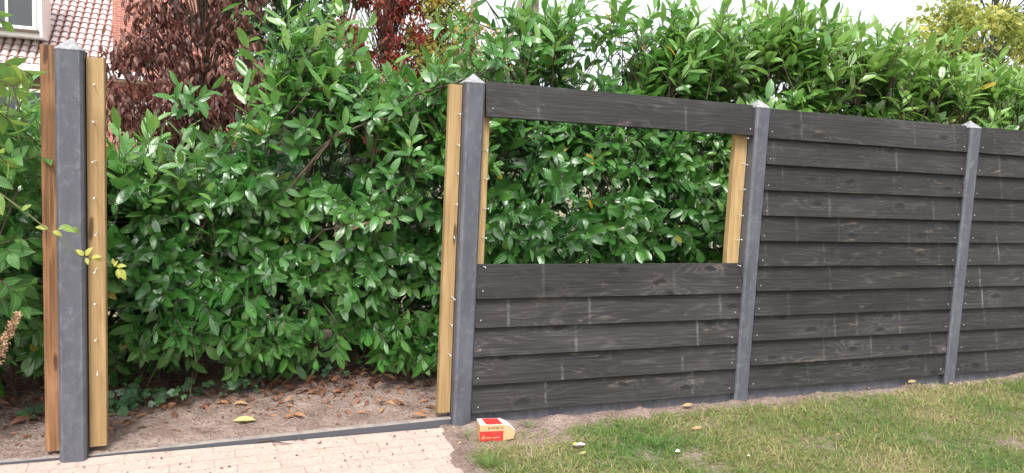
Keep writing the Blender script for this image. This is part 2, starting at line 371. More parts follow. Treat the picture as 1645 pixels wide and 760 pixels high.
c = mix(t, ramp(t, ns, [(.31, .40), (.54, .93)]), br.outputs['Color'], (.485, .385, .335))
c = mix(t, .6, c, ramp(t, nf, [(.3, (.60, .56, .54)), (.6, (1, 1, 1))]), 'MULTIPLY')
t.links.new(c, b.inputs['Base Color']); b.inputs['Roughness'].default_value = .9; b.inputs['Specular IOR Level'].default_value = .2
hh = math_(t, 'ADD', math_(t, 'MULTIPLY', br.outputs['Fac'], -.7), math_(t, 'MULTIPLY', nf, .5)); bump(t, b, hh, .7, .008); M['paving'] = m
grid('brick_paving', -3.8, -.04, -3.0, -.028, .05, lambda x, y: -.006 + .004*fb(x, y, 2.5) + (.006*math.exp(-((y+.03)/.05)**2)), M['paving'])

# ------------------------------------------------------------------ posts
def post_mesh(name, w_, d_, h):
    ch = .013; mb = MB(); hx, hy = w_/2, d_/2
    ring = [(-hx, hy), (-hx, -hy+ch), (-hx+ch, -hy), (hx-ch, -hy), (hx, -hy+ch), (hx, hy)]
    V = []; zs = [-.25, h]
    for z in zs: V += [(x, y, z) for x, y in ring]
    F = [(k, (k+1) % 6, 6+(k+1) % 6, 6+k) for k in range(6)] + [tuple(range(6))[::-1]]
    me = bpy.data.meshes.new(name); me.from_pydata(V, [], F); me.update(); return me
def cap_mesh(w_, d_, h, ph=.056):
    ch = .013; e = .002; hx, hy = w_/2+e, d_/2+e
    ring = [(-hx, hy), (-hx, -hy+ch), (-hx+ch, -hy), (hx-ch, -hy), (hx, -hy+ch), (hx, hy)]
    V = [(x, y, h) for x, y in ring] + [(x*.99, y*.99, h+.005) for x, y in ring] + [(0, 0, h+ph)]
    F = [(k, (k+1) % 6, 6+(k+1) % 6, 6+k) for k in range(6)] + [(6+k, 6+(k+1) % 6, 12) for k in range(6)] + [tuple(range(6))[::-1]]
    me = bpy.data.meshes.new('cap'); me.from_pydata(V, [], F); me.update(); return me
def screw_mesh(length=.05, r=.0022, hr=.0047, bend=0):
    mb = MB(); mb.tube([(0, .004, 0), (0, -length, 0)], r, 6); mb.tube([(0, -length+.003, 0), (0, -length-.001, 0), (0, -length-.0035, 0)], [r, hr, hr*.8], 8)
    me = bpy.data.meshes.new('screw'); me.from_pydata(mb.V, [], mb.F); me.update(); me.materials.append(M['zinc']); return me
SCREW = screw_mesh(.050); SCREW_IN = screw_mesh(.0005, .002, .0038)
def add_screw(parent, loc, me=SCREW, jit=.12):
    o = bpy.data.objects.new('screw', me); col.objects.link(o); o.parent = parent; o.location = loc
    o.rotation_euler = (random.gauss(0, jit), 0, random.gauss(0, jit)); return o
def batten(parent, x0, x1, z0, z1, y0=.0, y1=.045, mat='batten', screws=(), cut=0, sx=.5):
    """parent-local board; screws: local z values"""
    me = bpy.data.meshes.new('batten'); c = .003; hx = (x1-x0)/2
    ring = [(-hx, y1), (-hx, y0+c), (-hx+c, y0), (hx-c, y0), (hx, y0+c), (hx, y1)]
    V = [(x, y, 0) for x, y in ring] + [(x, y, z1-z0) for x, y in ring]
    F = [(k, (k+1) % 6, 6+(k+1) % 6, 6+k) for k in range(6)] + [tuple(range(6))[::-1], tuple(range(6, 12))]
    me.from_pydata(V, [], F); me.update()
    o = link('batten', me, M[mat], parent); o.location = ((x0+x1)/2, 0, z0)
    for z in screws: add_screw(o, (hx*(2*sx-1) + random.gauss(0, .003), y0, z-z0))
    return o

PW, PD = .108, .124
def fence_post(parent, x, h, w_=PW):
    o = link('post', post_mesh('post', w_, PD, h), M['concrete'], parent); o.location = (x, 0, 0)
    c = link('post_cap', cap_mesh(w_, PD, h), M['cap'], o); return o

# freestanding post
px0 = -1.93
fp = empty('fence_post', (px0, 0, 0), 'freestanding concrete post with a wooden batten each side, left of the open gap', 'post')
me = post_mesh('post', PW+.004, PD, 1.925)
o = link('post', me, M['concrete'], fp); link('post_cap', cap_mesh(PW+.004, PD, 1.925, .058), M['cap'], o)
bt = batten(fp, -.125, -.056, .035, 1.945, .004, .05, 'batten_red'); bt['label'] = 'red-brown batten without screws'
SZ = [1.78, 1.60, 1.43, 1.26, 1.09, .92, .75, .58, .42][:9]
bt = batten(fp, .060, .135, .045, 1.905, -.004, .045, 'batten', SZ); bt['label'] = 'yellow batten with a row of half driven screws'

# plank fence
fence = empty('plank_fence', (0, 0, 0), 'dark grey horizontal plank fence with concrete posts and an opening in its first panel', 'fence')
posts = [(0.0, 1.935), (1.925, 1.937), (3.83, 1.925), (5.74, 1.93)]
for x, h in posts: fence_post(fence, x, h)
def plank(x0, x1, z, h=.195, marks=(.4, 1.3, 9), dz=0.0):
    Lx = x1-x0; n = 14; off = random.random()*50; V = []; F = []
    for i in range(n+1):
        x = Lx*i/n
        wob = .0016*noise.noise(Vector((x*3+off, 0, 0))); w2 = .0012*noise.noise(Vector((x*5+off, 7, 0)))
        V += [(x, -.0515, w2+.002), (x, -.0535, w2+.004), (x, -.0200+wob, h-.003+w2), (x, -.0175+wob, h+w2), (x, -.0010, h+w2), (x, -.0235, w2)]
    for i in range(n):
        for k in range(6): F.append((i*6+k, (i+1)*6+k, (i+1)*6+(k+1) % 6, i*6+(k+1) % 6)[::-1])
    F += [tuple(range(6)), tuple(n*6+k for k in range(6))[::-1]]
    # fix orientation
    me = bpy.data.meshes.new('plank'); me.from_pydata(V, [], F); me.update()
    o = link('plank', me, M['plank'], fence); o.location = (x0, 0, z)
    o.rotation_euler = (0, random.gauss(0, .0009)-dz, 0)
    for k, mv in zip(('mark_a', 'mark_b', 'mark_c'), marks): o[k] = float(mv)
    ys = -.0535 + .0335*(.045/h)
    for sx in (.035, Lx-.035): add_screw(o, (sx+random.gauss(0, .004), ys+.001, .042+random.gauss(0, .004)), SCREW_IN, .02)
    return o
PIT = .1668
b1 = (.057, 1.868)
for i in range(5):
    mk1 = [(.41, 1.36), (.50, 1.31), (.60, 1.42), (.68, 1.50), (.41, 1.36)][i]
    plank(b1[0], b1[1], .071+i*PIT, marks=([(.46, 1.49, 9), (.56, 1.40, 9), (.64, 1.50, 9), (.72, 1.66, .20), (.41, 1.30, 9)][i]))
plank(b1[0]+.012, b1[1]-.001, 1.757, .196, (.31, 1.29, 9), dz=-.0)
rows2 = [.084+i*.1662 for i in range(11)]
mk2 = [(.50, 1.60, 9), (.62, 1.63, 1.05), (.7, 1.30, .9), (.28, 1.36, 9), (.62, 1.70, 9), (.06, .55, 1.62), (.30, .66, 1.30), (.56, 1.52, .04), (1.12, 9, .15), (.06, 1.12, 9), (.27, 1.27, 1.66)]
for z, mm in zip(rows2, mk2): plank(1.983, 3.772, z, marks=mm)
for i, z in enumerate(rows2): plank(3.888, 5.682, z, marks=(random.uniform(.15, .45), random.uniform(.9, 1.5), 9))
# battens carrying the planks
scr_open = [1.735, 1.58, 1.415, 1.25, 1.085, .925]
allz = [1.80, 1.62, 1.455, 1.285, 1.12, .955, .79, .62, .455, .29][:10]
bt = batten(fence, -.128, -.056, .075, 1.925, .004, .05, 'batten', [1.765, 1.60, 1.435, 1.265, 1.09, .75, .59, .42], sx=.72); bt['label'] = 'full height yellow batten at the fence end with protruding screws'
batten(fence, .056, .110, .02, 1.90, .002, .047, 'batten', scr_open, sx=.72)
batten(fence, 1.775, 1.868, .02, 1.90, .006, .05, 'batten', scr_open, sx=.66)
batten(fence, 1.983, 2.05, .02, 1.90, .002, .047); batten(fence, 3.70, 3.773, .02, 1.90, .002, .047)
batten(fence, 3.888, 3.96, .02, 1.90, .002, .047); batten(fence, 5.61, 5.682, .02, 1.90, .002, .047)
for x0, x1 in ((.056, 1.869), (1.981, 3.774), (3.886, 5.684)):
    mb = MB(); mb.box((x0, -.018, -.2), (x1, .018, .078)); mb.build('base_plate', M['concrete'], fence)
# base plates of the open bay
def kerb(x0, x1, z0, z1, label):
    mb = MB(); V = []; n = 24
    for i in range(n+1):
        f = i/n; x = x0+(x1-x0)*f; z = z0+(z1-z0)*f + .001*noise.noise(Vector((x*9, 0, 0)))
        V += [(x, -.022, -.2), (x, -.022, z-.003), (x, -.019, z), (x, .014, z), (x, .017, z-.003), (x, .017, -.2)]
    F = [(i*6+k, i*6+(k+1) % 6, (i+1)*6+(k+1) % 6, (i+1)*6+k) for i in range(n) for k in range(6)] + [tuple(range(6)), tuple(n*6+k for k in range(6))[::-1]]
    mb.add(V, F); tag(mb.build('base_plate', M['kerbmat']), label, 'kerb')
m, t, b = newmat('dusty_kerb_concrete')
n1 = noise_(t, coord(t, (1, 1, 1), False), 14, 6, .7); geo = N(t, 'ShaderNodeNewGeometry'); sx = N(t, 'ShaderNodeSeparateXYZ'); t.links.new(geo.outputs['Normal'], sx.inputs[0])
dust = math_(t, 'MULTIPLY', ramp(t, sx.outputs[2], [(.4, 0.0), (.8, 1.0)]), ramp(t, n1, [(.28, .35), (.55, 1.0)]))
t.links.new(mix(t, dust, (.062, .065, .076), (.30, .255, .225)), b.inputs['Base Color']); b.inputs['Roughness'].default_value = .8; bump(t, b, n1, .3, .004); M['kerbmat'] = m
kerb(-1.872, -.056, .010, .048, 'long thin dark concrete edging strip between the freestanding post and the plank fence')
kerb(-3.6, -1.988, .010, .014, 'short low concrete edging strip running out of frame left of the freestanding post')

# ------------------------------------------------------------------ laurels
XT = [-3.4, -2.5, -2.0, -1.7, -1.35, -1.15, -.95, -.55, -.2, .1, .45, .8, 1.0, 1.15, 1.35, 1.6, 1.85, 2.2, 2.6, 3.1, 3.7, 4.3, 5.0, 6.2]
ZT = [1.6, 1.55, 1.32, 1.24, 1.28, 1.54, 2.04, 1.88, 1.82, 1.92, 1.80, 2.46, 2.42, 1.95, 1.90, 2.10, 2.36, 2.46, 2.50, 2.52, 2.44, 2.40, 2.32, 2.3]
def top(x): return float(np.interp(x, XT, ZT))
def front(x, z):
    f = .66 + .20*noise.noise(Vector((x*1.9, z*2.3, 1))) + .20*noise.noise(Vector((x*4.3, z*4.6, 4)))
    f -= .10*max(0, 1-abs(z-.5)/.35)
    f += .22*max(0, (z-1.2)/1.0) + .35*max(0, .38-z)/.38
    if .06 < x < 6 : f -= .08*min(1, max(0, z-.3)) * (1 if z < 1.9 else 0)
    return f
def laurel(x0, x1, label, dens=1.0, deep=1.0, seed=1, lit=.0):
    random.seed(seed)
    xc = (x0+x1)/2; W_ = x1-x0
    root = empty('laurel_bush', (xc, 1.15, .0), label, 'laurel bush', 'cherry laurel bushes of the hedge')
    lv = Leaves(); st = MB()
    # front shoots
    n = int(430*W_*dens)
    for k in range(n):
        x = random.uniform(x0-.06, x1+.06); tp = top(x)
        z = .30 + (tp-.30)*random.random()
        if z > 1.45 and x < .4 and random.random() < .45: continue
        if 1.02 < x < 1.6 and z > 1.98 and random.random() < .6: continue
        if .2 < x < .68 and z > 1.78 and random.random() < .4: continue
        hole = noise.noise(Vector((x*2.6+7, z*4.2, 2)))
        if hole < -.06 + (.06 if .75 < z < 1.5 else 0) and random.random() < .88: continue
        y = front(x, z) + random.uniform(.0, .16) + .10
        up_ = .12 + .75*max(0, (z-.8)/1.2) + random.gauss(0, .3)
        d = Vector((random.gauss(0, .55), -.85 - random.random()*.3, up_))
        dr = .55 if z < .7 else (.25 if z < 1.4 else .05)
        if z > 1.5: d.y *= .55
        ts = .42 + .18*noise.noise(Vector((x*2.2, z*2.2, 9))) + .16*max(0, min(1, (z-1.2)/1.1)) + lit  # higher leaves tinted paler, sky reflection put into their colour
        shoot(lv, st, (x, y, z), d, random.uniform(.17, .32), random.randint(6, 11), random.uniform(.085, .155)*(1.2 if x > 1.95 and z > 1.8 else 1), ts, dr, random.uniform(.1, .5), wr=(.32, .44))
    # upright tip shoots along the top
    for k in range(int(85*W_*dens)):
        x = random.uniform(x0, x1); tp = top(x); z = tp - random.uniform(.0, .35) + .22*noise.noise(Vector((x*2.6, 3, 3))); y = random.uniform(.65, 1.35)
        d = Vector((random.gauss(.12, .38), random.gauss(-.15, .35), 1.0))
        if (.2 < x < .68 or 1.02 < x < 1.6) and random.random() < .5: continue
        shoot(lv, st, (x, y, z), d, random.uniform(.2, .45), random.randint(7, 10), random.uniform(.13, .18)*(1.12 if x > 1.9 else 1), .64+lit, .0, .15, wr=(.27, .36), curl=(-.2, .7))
    # interior and back
    for k in range(int(230*W_*deep)):
        x = random.uniform(x0-.05, x1+.05); tp = top(x)
        z = .55 + (tp-.55)*random.random()**1.1; y = front(x, z) + random.uniform(.25, 1.0)
        if z > 1.5 and x < .4 and random.random() < .72: continue
        if .75 < z < 1.5 and x < 1.9 and random.random() < .45: continue
        if z > 2.0 and random.random() < .45: continue
        shoot(lv, None, (x, y, z), rvec()+Vector((0, -.2, .4)), .22, 8, random.uniform(.12, .16), .12, .15, .15, wr=(.32, .42))  # low tint paints the shade of the hedge interior into these leaves
    for k in range(int(75*W_)):     # low far-side skirt, added and tinted dark to deepen shade under the hedge
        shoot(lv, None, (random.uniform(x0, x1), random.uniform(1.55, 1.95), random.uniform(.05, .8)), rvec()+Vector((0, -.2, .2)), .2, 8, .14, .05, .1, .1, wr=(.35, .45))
    if x0 > .9 and x1 < 2: tall = [(random.uniform(.95, 1.9), random.uniform(2.1, 2.5)) for _ in range(34)]
    elif x1 <= .1 and x0 > -1.3: tall = [(random.uniform(x0, x1), random.uniform(1.95, 2.25)) for _ in range(14) if x1 < -.4]
    else: tall = []
    for x, z in tall: shoot(lv, st, (x, random.uniform(.7, 1.2), z), (random.gauss(.1, .5), random.gauss(-.1, .3), .9), random.uniform(.25, .4), random.randint(6, 9), random.uniform(.12, .16), .7, .05, .15, back=.4, wr=(.3, .4))
    # woody limbs
    for k in range(max(4, int(W_*(14 if x0 < 1.5 else 5)))):
        bx = xc + random.gauss(0, W_*.22); by = 1.1+random.gauss(0, .12); tx = random.uniform(x0, x1); tz = top(tx)*random.uniform(.45, 1.0); ty = front(tx, tz)+random.uniform(.1, .5)
        pts = []; nseg = 9
        for i in range(nseg+1):
            f = i/nseg
            pts.append(Vector((bx+(tx-bx)*f**1.25, by+(ty-by)*f**1.6, tz*f)) + rvec()*.03*(f > 0))
        r0 = random.uniform(.008, .02); st.tube(pts, [r0*(1-.75*i/nseg) for i in range(nseg+1)], 6)
        for q in range(8 if x0 < 1.5 else 3):
            i = random.randint(3, nseg-1); p = pts[i]; d = (rvec()+Vector((0, -.7, .5))).normalized(); pp = [p]
            for s_ in range(4): pp.append(pp[-1]+d*.11); d = (d+rvec()*.3).normalized()
            st.tube(pp, [r0*.4, r0*.33, r0*.26, r0*.2, .0015], 5)
    lv.build('foliage', M['laurel'], root); st.build('branches', M['stem'], root, True)
    return root
laurel(-3.3, -2.0, 'laurel bush left of the freestanding post, half hidden behind broad pale leaves', .8, .9, 1)
laurel(-2.0, -1.2, 'low laurel bush just right of the freestanding post, below the copper tree', 1.15, 1.15, 2)
Lm = laurel(-1.2, -.5, 'tall laurel bush in the middle of the open gap, with dark arching stems', 1.1, 1.05, 3)
laurel(-.5, .06, 'laurel bush filling the right end of the open gap beside the first fence panel', 1.15, 1.05, 4)
laurel(.06, 1.0, 'laurel bush seen through the left half of the fence opening with a dark tall top', 1.05, 1.0, 5)
laurel(1.0, 1.9, 'laurel bush behind the right half of the fence opening, bright sky gaps above', 1.05, 1.0, 6)
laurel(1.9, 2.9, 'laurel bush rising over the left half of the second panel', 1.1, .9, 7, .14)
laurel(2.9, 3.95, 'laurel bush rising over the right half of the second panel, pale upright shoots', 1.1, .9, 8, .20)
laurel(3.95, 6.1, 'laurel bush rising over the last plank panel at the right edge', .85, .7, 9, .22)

# arching stems reaching across the gap (parts of the middle bush)
random.seed(77)
st = MB(); lv = Leaves()
arcs = [([(-.95, 1.0, .9), (-.78, .85, 1.45), (-.55, .75, 1.75), (-.25, .65, 1.88), (.05, .6, 1.99), (.35, .6, 2.12)], .016),
        ([(-.95, 1.0, .8), (-.9, .7, 1.3), (-.7, .55, 1.6), (-.45, .5, 1.72), (-.2, .5, 1.80)], .012),
        ([(-.9, 1.0, .8), (-1.15, .8, 1.35), (-1.3, .7, 1.62), (-1.5, .6, 1.72)], .010),
        ([(-1.0, .9, .7), (-.7, .7, 1.05), (-.45, .5, 1.12), (-.38, .42, 1.19)], .009),
        ([(-.6, .9, .4), (-.45, .6, .9), (-.3, .5, 1.25), (-.22, .45, 1.5)], .008)]
for pts, r0 in arcs:
    P = []
    for i in range(len(pts)-1):
        for k in range(5): P.append(Vector(pts[i]).lerp(Vector(pts[i+1]), k/5)+rvec()*.008)
    P.append(Vector(pts[-1])); n = len(P)-1
    st.tube(P, [r0*(1-.72*i/n) for i in range(n+1)], 7)
    for k in range(6):
        i = random.randint(n//2, n); shoot(lv, st, P[i], rvec()*.8+Vector((.3, -.5, .8)), .22, 8, .115, .5, .05, .3)
st.build('arching_stem', M['stem'], Lm, True); lv.build('shoot_leaves', M['laurel'], Lm)
mb = MB(); mb.tube([(-.62, .62, 1.03), (-.5, .52, 1.10), (-.37, .42, 1.17)], [.011, .009, .0075], 8); mb.build('sawn_branch', M['cut'], Lm, True)

# loose sprays overhanging the first fence post
Lp = [o for o in bpy.data.objects if o.name.startswith('laurel_bush') and abs(o.location.x-.53) < .05][0]
st = MB(); lv = Leaves()
for x1_, y1_, z1_ in [(.12, .7, 2.30), (.30, .8, 2.42), (.42, .75, 2.25), (.55, .85, 2.55), (.22, .65, 2.12), (.36, .9, 2.58)]:
    P = [Vector((.75+(x1_-.75)*f, .95+(y1_-.95)*f, 1.75+(z1_-1.75)*f**.8))+rvec()*.012 for f in np.linspace(0, 1, 9)]
    st.tube(P, list(np.linspace(.008, .002, 9)), 5)
    for k in range(4): shoot(lv, st, P[random.randint(4, 8)], rvec()*.6+Vector((-.5, -.2, .5)), .22, 7, .13, .62, .1, .25, wr=(.3, .4))
st.build('overhanging_stem', M['stem'], Lp, True); lv.build('spray_leaves', M['laurel'], Lp)

# ------------------------------------------------------------------ broad leaved shrub on the left
random.seed(21)
sh = empty('leafy_shrub', (-2.45, .15, 0), 'pale green broad leaved shrub at the left edge reaching over the red-brown batten', 'shrub')
lv = Leaves(); st = MB()
for k in range(190):
    z = random.uniform(.62, 1.74); x = random.uniform(-2.75, -2.16) - .05*(z < 1.2); y = random.uniform(.0, .35)
    shoot(lv, st, (x, y, z), (random.gauss(.35, .5), random.gauss(-.35, .4), random.gauss(.3, .4)), random.uniform(.14, .26), random.randint(4, 7), random.uniform(.08, .125), .15+.35*(z-.45), .3, .4, wr=(.42, .56))
for (p, d) in [((-2.25, -.1, 1.86), (.9, -.1, .12)), ((-2.28, -.08, 1.80), (.9, -.2, .1)), ((-2.3, -.05, 1.70), (.8, -.2, -.1)), ((-2.32, -.12, 2.12), (1, 0, -.2)), ((-2.4, -.1, 2.05), (1, 0, .0)), ((-2.3, -.06, 1.52), (.6, -.3, -.1))]:
    shoot(lv, st, p, d, .20, 7, .105, .82, .45, .35, wr=(.36, .46))
for k in range(7):
    bx = -2.5+random.gauss(0, .1); tx = random.uniform(-2.7, -2.15); tz = random.uniform(1.2, 1.9)
    P = [Vector((bx+(tx-bx)*f, .15-.1*f, tz*f))+rvec()*.02 for f in np.linspace(0, 1, 8)]; st.tube(P, list(np.linspace(.009, .003, 8)), 6)
lv.build('foliage', M['broad'], sh, 'oval'); st.build('branches', M['stem'], sh, True)

# thin twig with yellow leaves hanging in front of the post
tw = empty('climbing_twig', (-2.3, -.15, 1.3), 'thin arching twig with yellow-green young leaves crossing in front of the freestanding post', 'twig')
P = [(-2.40, -.15, 1.39), (-2.18, -.15, 1.275), (-2.08, -.15, 1.19), (-2.0, -.15, 1.115), (-1.93, -.15, 1.06), (-1.875, -.15, .995), (-1.83, -.15, .985), (-1.78, -.15, .985), (-1.72, -.15, .94)]
mb = MB(); mb.tube(P, [.0042, .0038, .0034, .003, .0026, .0023, .002, .0017, .0012], 6); mb.build('stem', M['twig'], tw, True)
lv = Leaves()
for p, d, l, tt in [((-2.0,-.15,1.12),(-.6,-.2,.25),.05,.5), ((-1.98,-.15,1.11),(.8,-.2,-.3),.045,.8), ((-1.96,-.15,1.12),(.8,-.2,.45),.04,.3), ((-1.95,-.15,1.135),(.9,-.2,-.35),.065,.1), ((-1.9,-.15,1.13),(.7,-.2,-.9),.04,.1),
                    ((-1.86,-.155,1.0),(-.5,-.3,.7),.045,.9), ((-1.85,-.16,1.0),(.3,-.3,.8),.05,1), ((-1.83,-.16,.99),(.8,-.4,.4),.045,.9), ((-1.85,-.15,.99),(.2,-.5,-.7),.035,.7), ((-1.82,-.15,.985),(.9,-.2,-.2),.04,1),
                    ((-1.74,-.15,.96),(-.1,-.3,.8),.03,.8), ((-1.73,-.15,.95),(.8,-.3,.2),.045,.9), ((-1.72,-.15,.94),(.5,-.4,-.75),.065,.95), ((-1.72,-.15,.94),(.0,-.4,-.8),.05,.6), ((-1.74,-.15,.95),(.3,-.3,.6),.035,1),
                    ((-2.2,-.15,1.28),(.3,-.3,-.8),.11,.0), ((-2.25,-.15,1.3),(-.2,-.3,.8),.08,.1), ((-2.1,-.15,1.2),(.6,-.2,.5),.05,.3)]:
    lv.add(p, d, (-.1, -.7, .6), l, l*.5, random.uniform(.3, 1.1), tt)
lv.build('leaves', M['twigleaf'], tw, 'oval')
# dried flower spike
df = empty('dried_flower_spike', (-2.26, -.1, 0), 'dried brown flower spike at the left edge below the leafy shrub', 'flower spike')
mb = MB(); mb.tube([(-2.30, -.08, .05), (-2.27, -.1, .4), (-2.20, -.12, .60), (-2.125, -.13, .74)], [.004, .0035, .003, .0015], 6); mb.build('stem', M['stem'], df, True)
lv = Leaves()
for k in range(420):
    f = random.random(); p = Vector((-2.225, -.11, .50)).lerp(Vector((-2.125, -.13, .735)), f); d = rvec(); lv.add(p+d*.028*(1.1-f*.75)*random.random()**.5, d, rvec(), random.uniform(.008, .017), .008, .8, random.uniform(.3, 1))
lv.build('seed_heads', leaf_mat('dried_seed_husk', [(0, (.22, .12, .08)), (.6, (.45, .27, .17)), (1, (.62, .44, .28))], .8, .1, (.4, .3, .2), .2), df, 'oval', [0, 2, 3, 5])

# ------------------------------------------------------------------ ivy, dead leaves
random.seed(31)
def ivy(x, y, r, n, label):
    rt_ = empty('ivy_plant', (x, y, .03), label, 'ivy', 'ivy at the foot of the hedge'); lv = Leaves(); st = MB()
    for k in range(n):
        a = random.random()*6.28; rr = r*random.random()**.6; px, py = x+rr*math.cos(a)*1.5, y+rr*math.sin(a)*.6
        z = ground_z(px, py)+random.uniform(.02, .10); s_ = random.uniform(.018, .052); a2 = random.random()*6.28
        c_ = Vector((px, py, z)); nn = Vector((random.gauss(0, .5), -.6+random.gauss(0, .45), .8)).normalized()
        d0 = nn.orthogonal().normalized(); d0.rotate(Matrix.Rotation(a2, 3, nn)); tt = random.random()
        for an, ls in ((0, 1), (62, .8), (-62, .8), (120, .5), (-120, .5)):
            d = d0.copy(); d.rotate(Matrix.Rotation(R(an), 3, nn)); lv.add(c_, d, nn+rvec()*.05, s_*ls, s_*ls*.85, .5, tt)
        st.tube([(x+random.gauss(0, r*.5), y+random.gauss(0, r*.2), .02), ((px+x)/2, (py+y)/2+.02, z*.6+.02), tuple(c_)], .0014, 4, False)
    lv.build('foliage', M['ivy'], rt_, 'oval', [0, 2, 4, 5]); st.build('stems', M['stem'], rt_)
ivy(-1.63, .62, .19, 50, 'ivy clump with pale grey-green leaves on the soil right of the freestanding post')
ivy(-1.22, .72, .12, 34, 'small ivy clump under the hedge behind the large yellow-brown dead leaf')
ivy(-1.82, .50, .09, 26, 'ivy close behind the yellow batten of the freestanding post')
ivy(-2.12, .55, .12, 24, 'ivy behind the red-brown batten at the left')
ivy(-.62, 1.0, .28, 60, 'dark ivy deep under the hedge in the middle of the gap')
ivy(-.05, .95, .2, 34, 'dark ivy under the hedge beside the fence end batten')

def one_leaf(name, x, y, ang, l, tint, label, tilt=.25, w_=.36, zoff=.012, curl=.9, group='large dead leaves on the bed', fold_=.45):
    lv = Leaves(); z = ground_z(x, y)+zoff; d = Vector((math.cos(ang), math.sin(ang), tilt))
    rt_ = Vector((x, y, z)); lv.add((x, y, z), d, (0, -.25, 1), l, l*w_, curl, tint); o = lv.build(name, M['dead'], None, 'laurel', fold=fold_)
    # origin to the leaf
    o.data.transform(Matrix.Translation(-rt_)); o.location = rt_
    sol = None
    return tag(o, label, 'leaf', group)
one_leaf('dead_leaf', -.79, .80, .5, .125, .80, 'large orange-brown dead leaf on the soil, topmost in the middle of the gap', .35)
one_leaf('dead_leaf', -.80, .60, .1, .12, .62, 'orange-brown curled dead leaf just below the topmost large one', .1)
one_leaf('dead_leaf', -.98, .52, 1.9, .07, .5, 'short red-brown dead leaf standing on edge left of centre', .5)
one_leaf('dead_leaf', -1.32, .55, .12, .14, .86, 'long yellow-brown dead leaf lying beside the ivy clump', .05, .25)
one_leaf('dead_leaf', -1.22, .23, .0, .12, 1.0, 'flat pale green-yellow leaf lying just behind the edging strip', .0, .42, curl=.1)
one_leaf('dead_leaf', -.33, .33, .1, .15, .45, 'long curled dark red-brown leaf near the fence end batten', .1, .25, curl=1.4)
one_leaf('dead_leaf', -.42, .20, 1.2, .07, .86, 'small tan dead leaf behind the right end of the edging strip', .5)
one_leaf('dead_leaf', -2.30, .42, .7, .17, .60, 'large brown dead leaf at the left edge on the bare soil', .3)
one_leaf('dead_leaf', -.95, .2, .3, .08, .75, 'orange leaf scrap against the middle of the edging strip', .2)
# litter: uncountable
lv = Leaves()
random.seed(5)
for k in range(1500):
    x = random.uniform(-2.9, .05); y = .08 + 1.4*random.random()**.75
    if noise.noise(Vector((x*2.5, y*3, 8))) < -.12 and random.random() < .75: continue
    z = ground_z(x, y)+.006; a = random.random()*6.28; l = random.choice([random.uniform(.02, .05)]*2+[random.uniform(.06, .11)]) 
    lv.add((x, y, z), (math.cos(a), math.sin(a), random.gauss(.15, .2)), (random.gauss(0, .3), -.3, 1), l, l*random.uniform(.18, .4), random.uniform(.2, 1.8), random.random()**1.3*.9)
for k in range(1100):
    x = random.uniform(-2.9, .05); y = random.gauss(.95, .22); z = ground_z(x, y)+random.uniform(.004, .03); a = random.random()*6.28; l = random.uniform(.04, .11)
    lv.add((x, y, z), (math.cos(a), math.sin(a), random.gauss(.2, .35)), (random.gauss(0, .5), -.3, 1), l, l*random.uniform(.15, .38), random.uniform(.2, 2), random.random()**1.6*.85)
for k in range(160):
    x = random.uniform(-.1, 5.4); y = random.uniform(-1.2, -.02); z = ground_z(x, y)+.008; a = random.random()*6.28; l = random.uniform(.012, .04)
    lv.add((x, y, z), (math.cos(a), math.sin(a), .1), (0, -.2, 1), l, l*.35, .8, random.choice([.3, .6, .93, .96]))
tag(lv.build('leaf_litter', M['dead'], None, 'laurel', [0, 2, 3, 5], .4), 'small dry brown leaf litter scattered on the soil', 'leaf litter', kind='stuff')
# fallen twigs
random.seed(8)
for x, y, a, l, lab in [(-1.03, -.055, -.35, .11, 'short dark twig on the paving, second from the left of the three'), (-.93, -.04, -.2, .075, 'short dark twig on the paving, rightmost of the three'), (-1.10, -.035, .15, .085, 'thin pale brown twig on the paving, leftmost of the three')]:
    mb = MB(); P = [Vector((x+math.cos(a)*l*f, y+math.sin(a)*l*f, .008+.003*math.sin(f*5)))+rvec()*.002 for f in np.linspace(0, 1, 5)]; mb.tube(P, [.003, .0034, .003, .0024, .0012], 6)
    tag(mb.build('fallen_twig', M['stem'], None, True), lab, 'twig', 'twigs on the paving')
mb = MB()
for k in range(420):
    if k < 250: x = random.uniform(-2.8, .0); y = random.uniform(.1, 1.3)
    else: x = random.uniform(-2.6, -.1); y = random.uniform(-.5, -.03)
    s_ = random.uniform(.003, .010); z = max(ground_z(x, y), -.004)+s_*.3; c_ = Vector((x, y, z)); V = [c_+rvec()*s_ for _ in range(5)]
    mb.add(V, [(0, 1, 2), (0, 2, 3), (0, 3, 4), (0, 1, 4), (1, 2, 4), (2, 3, 4), (1, 3, 2)])
tag(mb.build('soil_crumbs', M['soil'], None), 'crumbs of dry soil scattered on the bed and paving', 'soil crumbs', kind='stuff')

# ------------------------------------------------------------------ screw box (cardboard carton)
M['card'] = simple('tan_cardboard', (.50, .31, .155), (.58, .38, .20), 50, .8, .1)
M['cardred'] = simple('red_print', (.42, .028, .024), (.50, .045, .038), 30, .55, .03)
M['cardwhite'] = simple('white_print', (.62, .56, .50), (.72, .68, .63), 30, .6, .03)
M['ink'] = simple('black_ink', (.06, .03, .025), (.09, .05, .04), 30, .7, 0)
bx = empty('cardboard_box', (.025, -.30, .008), 'open red and tan cardboard box lying on the bare soil beside the fence end post', 'box')
bx.rotation_euler = (0, 0, R(-8))
def mkl(name, V, F, mat, parent):
    me = bpy.data.meshes.new(name); me.from_pydata(V, [], F); me.update(); return link(name, me, mat, parent)
Lb, Db, Hb = .130, .105, .090
V = [(0,0,0),(Lb,0,0),(Lb,Db,0),(0,Db,0),(0,0,Hb),(Lb,0,Hb),(Lb,Db,Hb),(0,Db,Hb),
     (.195,.018,.012),(.195,Db-.018,.012),(.198,.018,.045),(.198,Db-.018,.045)]
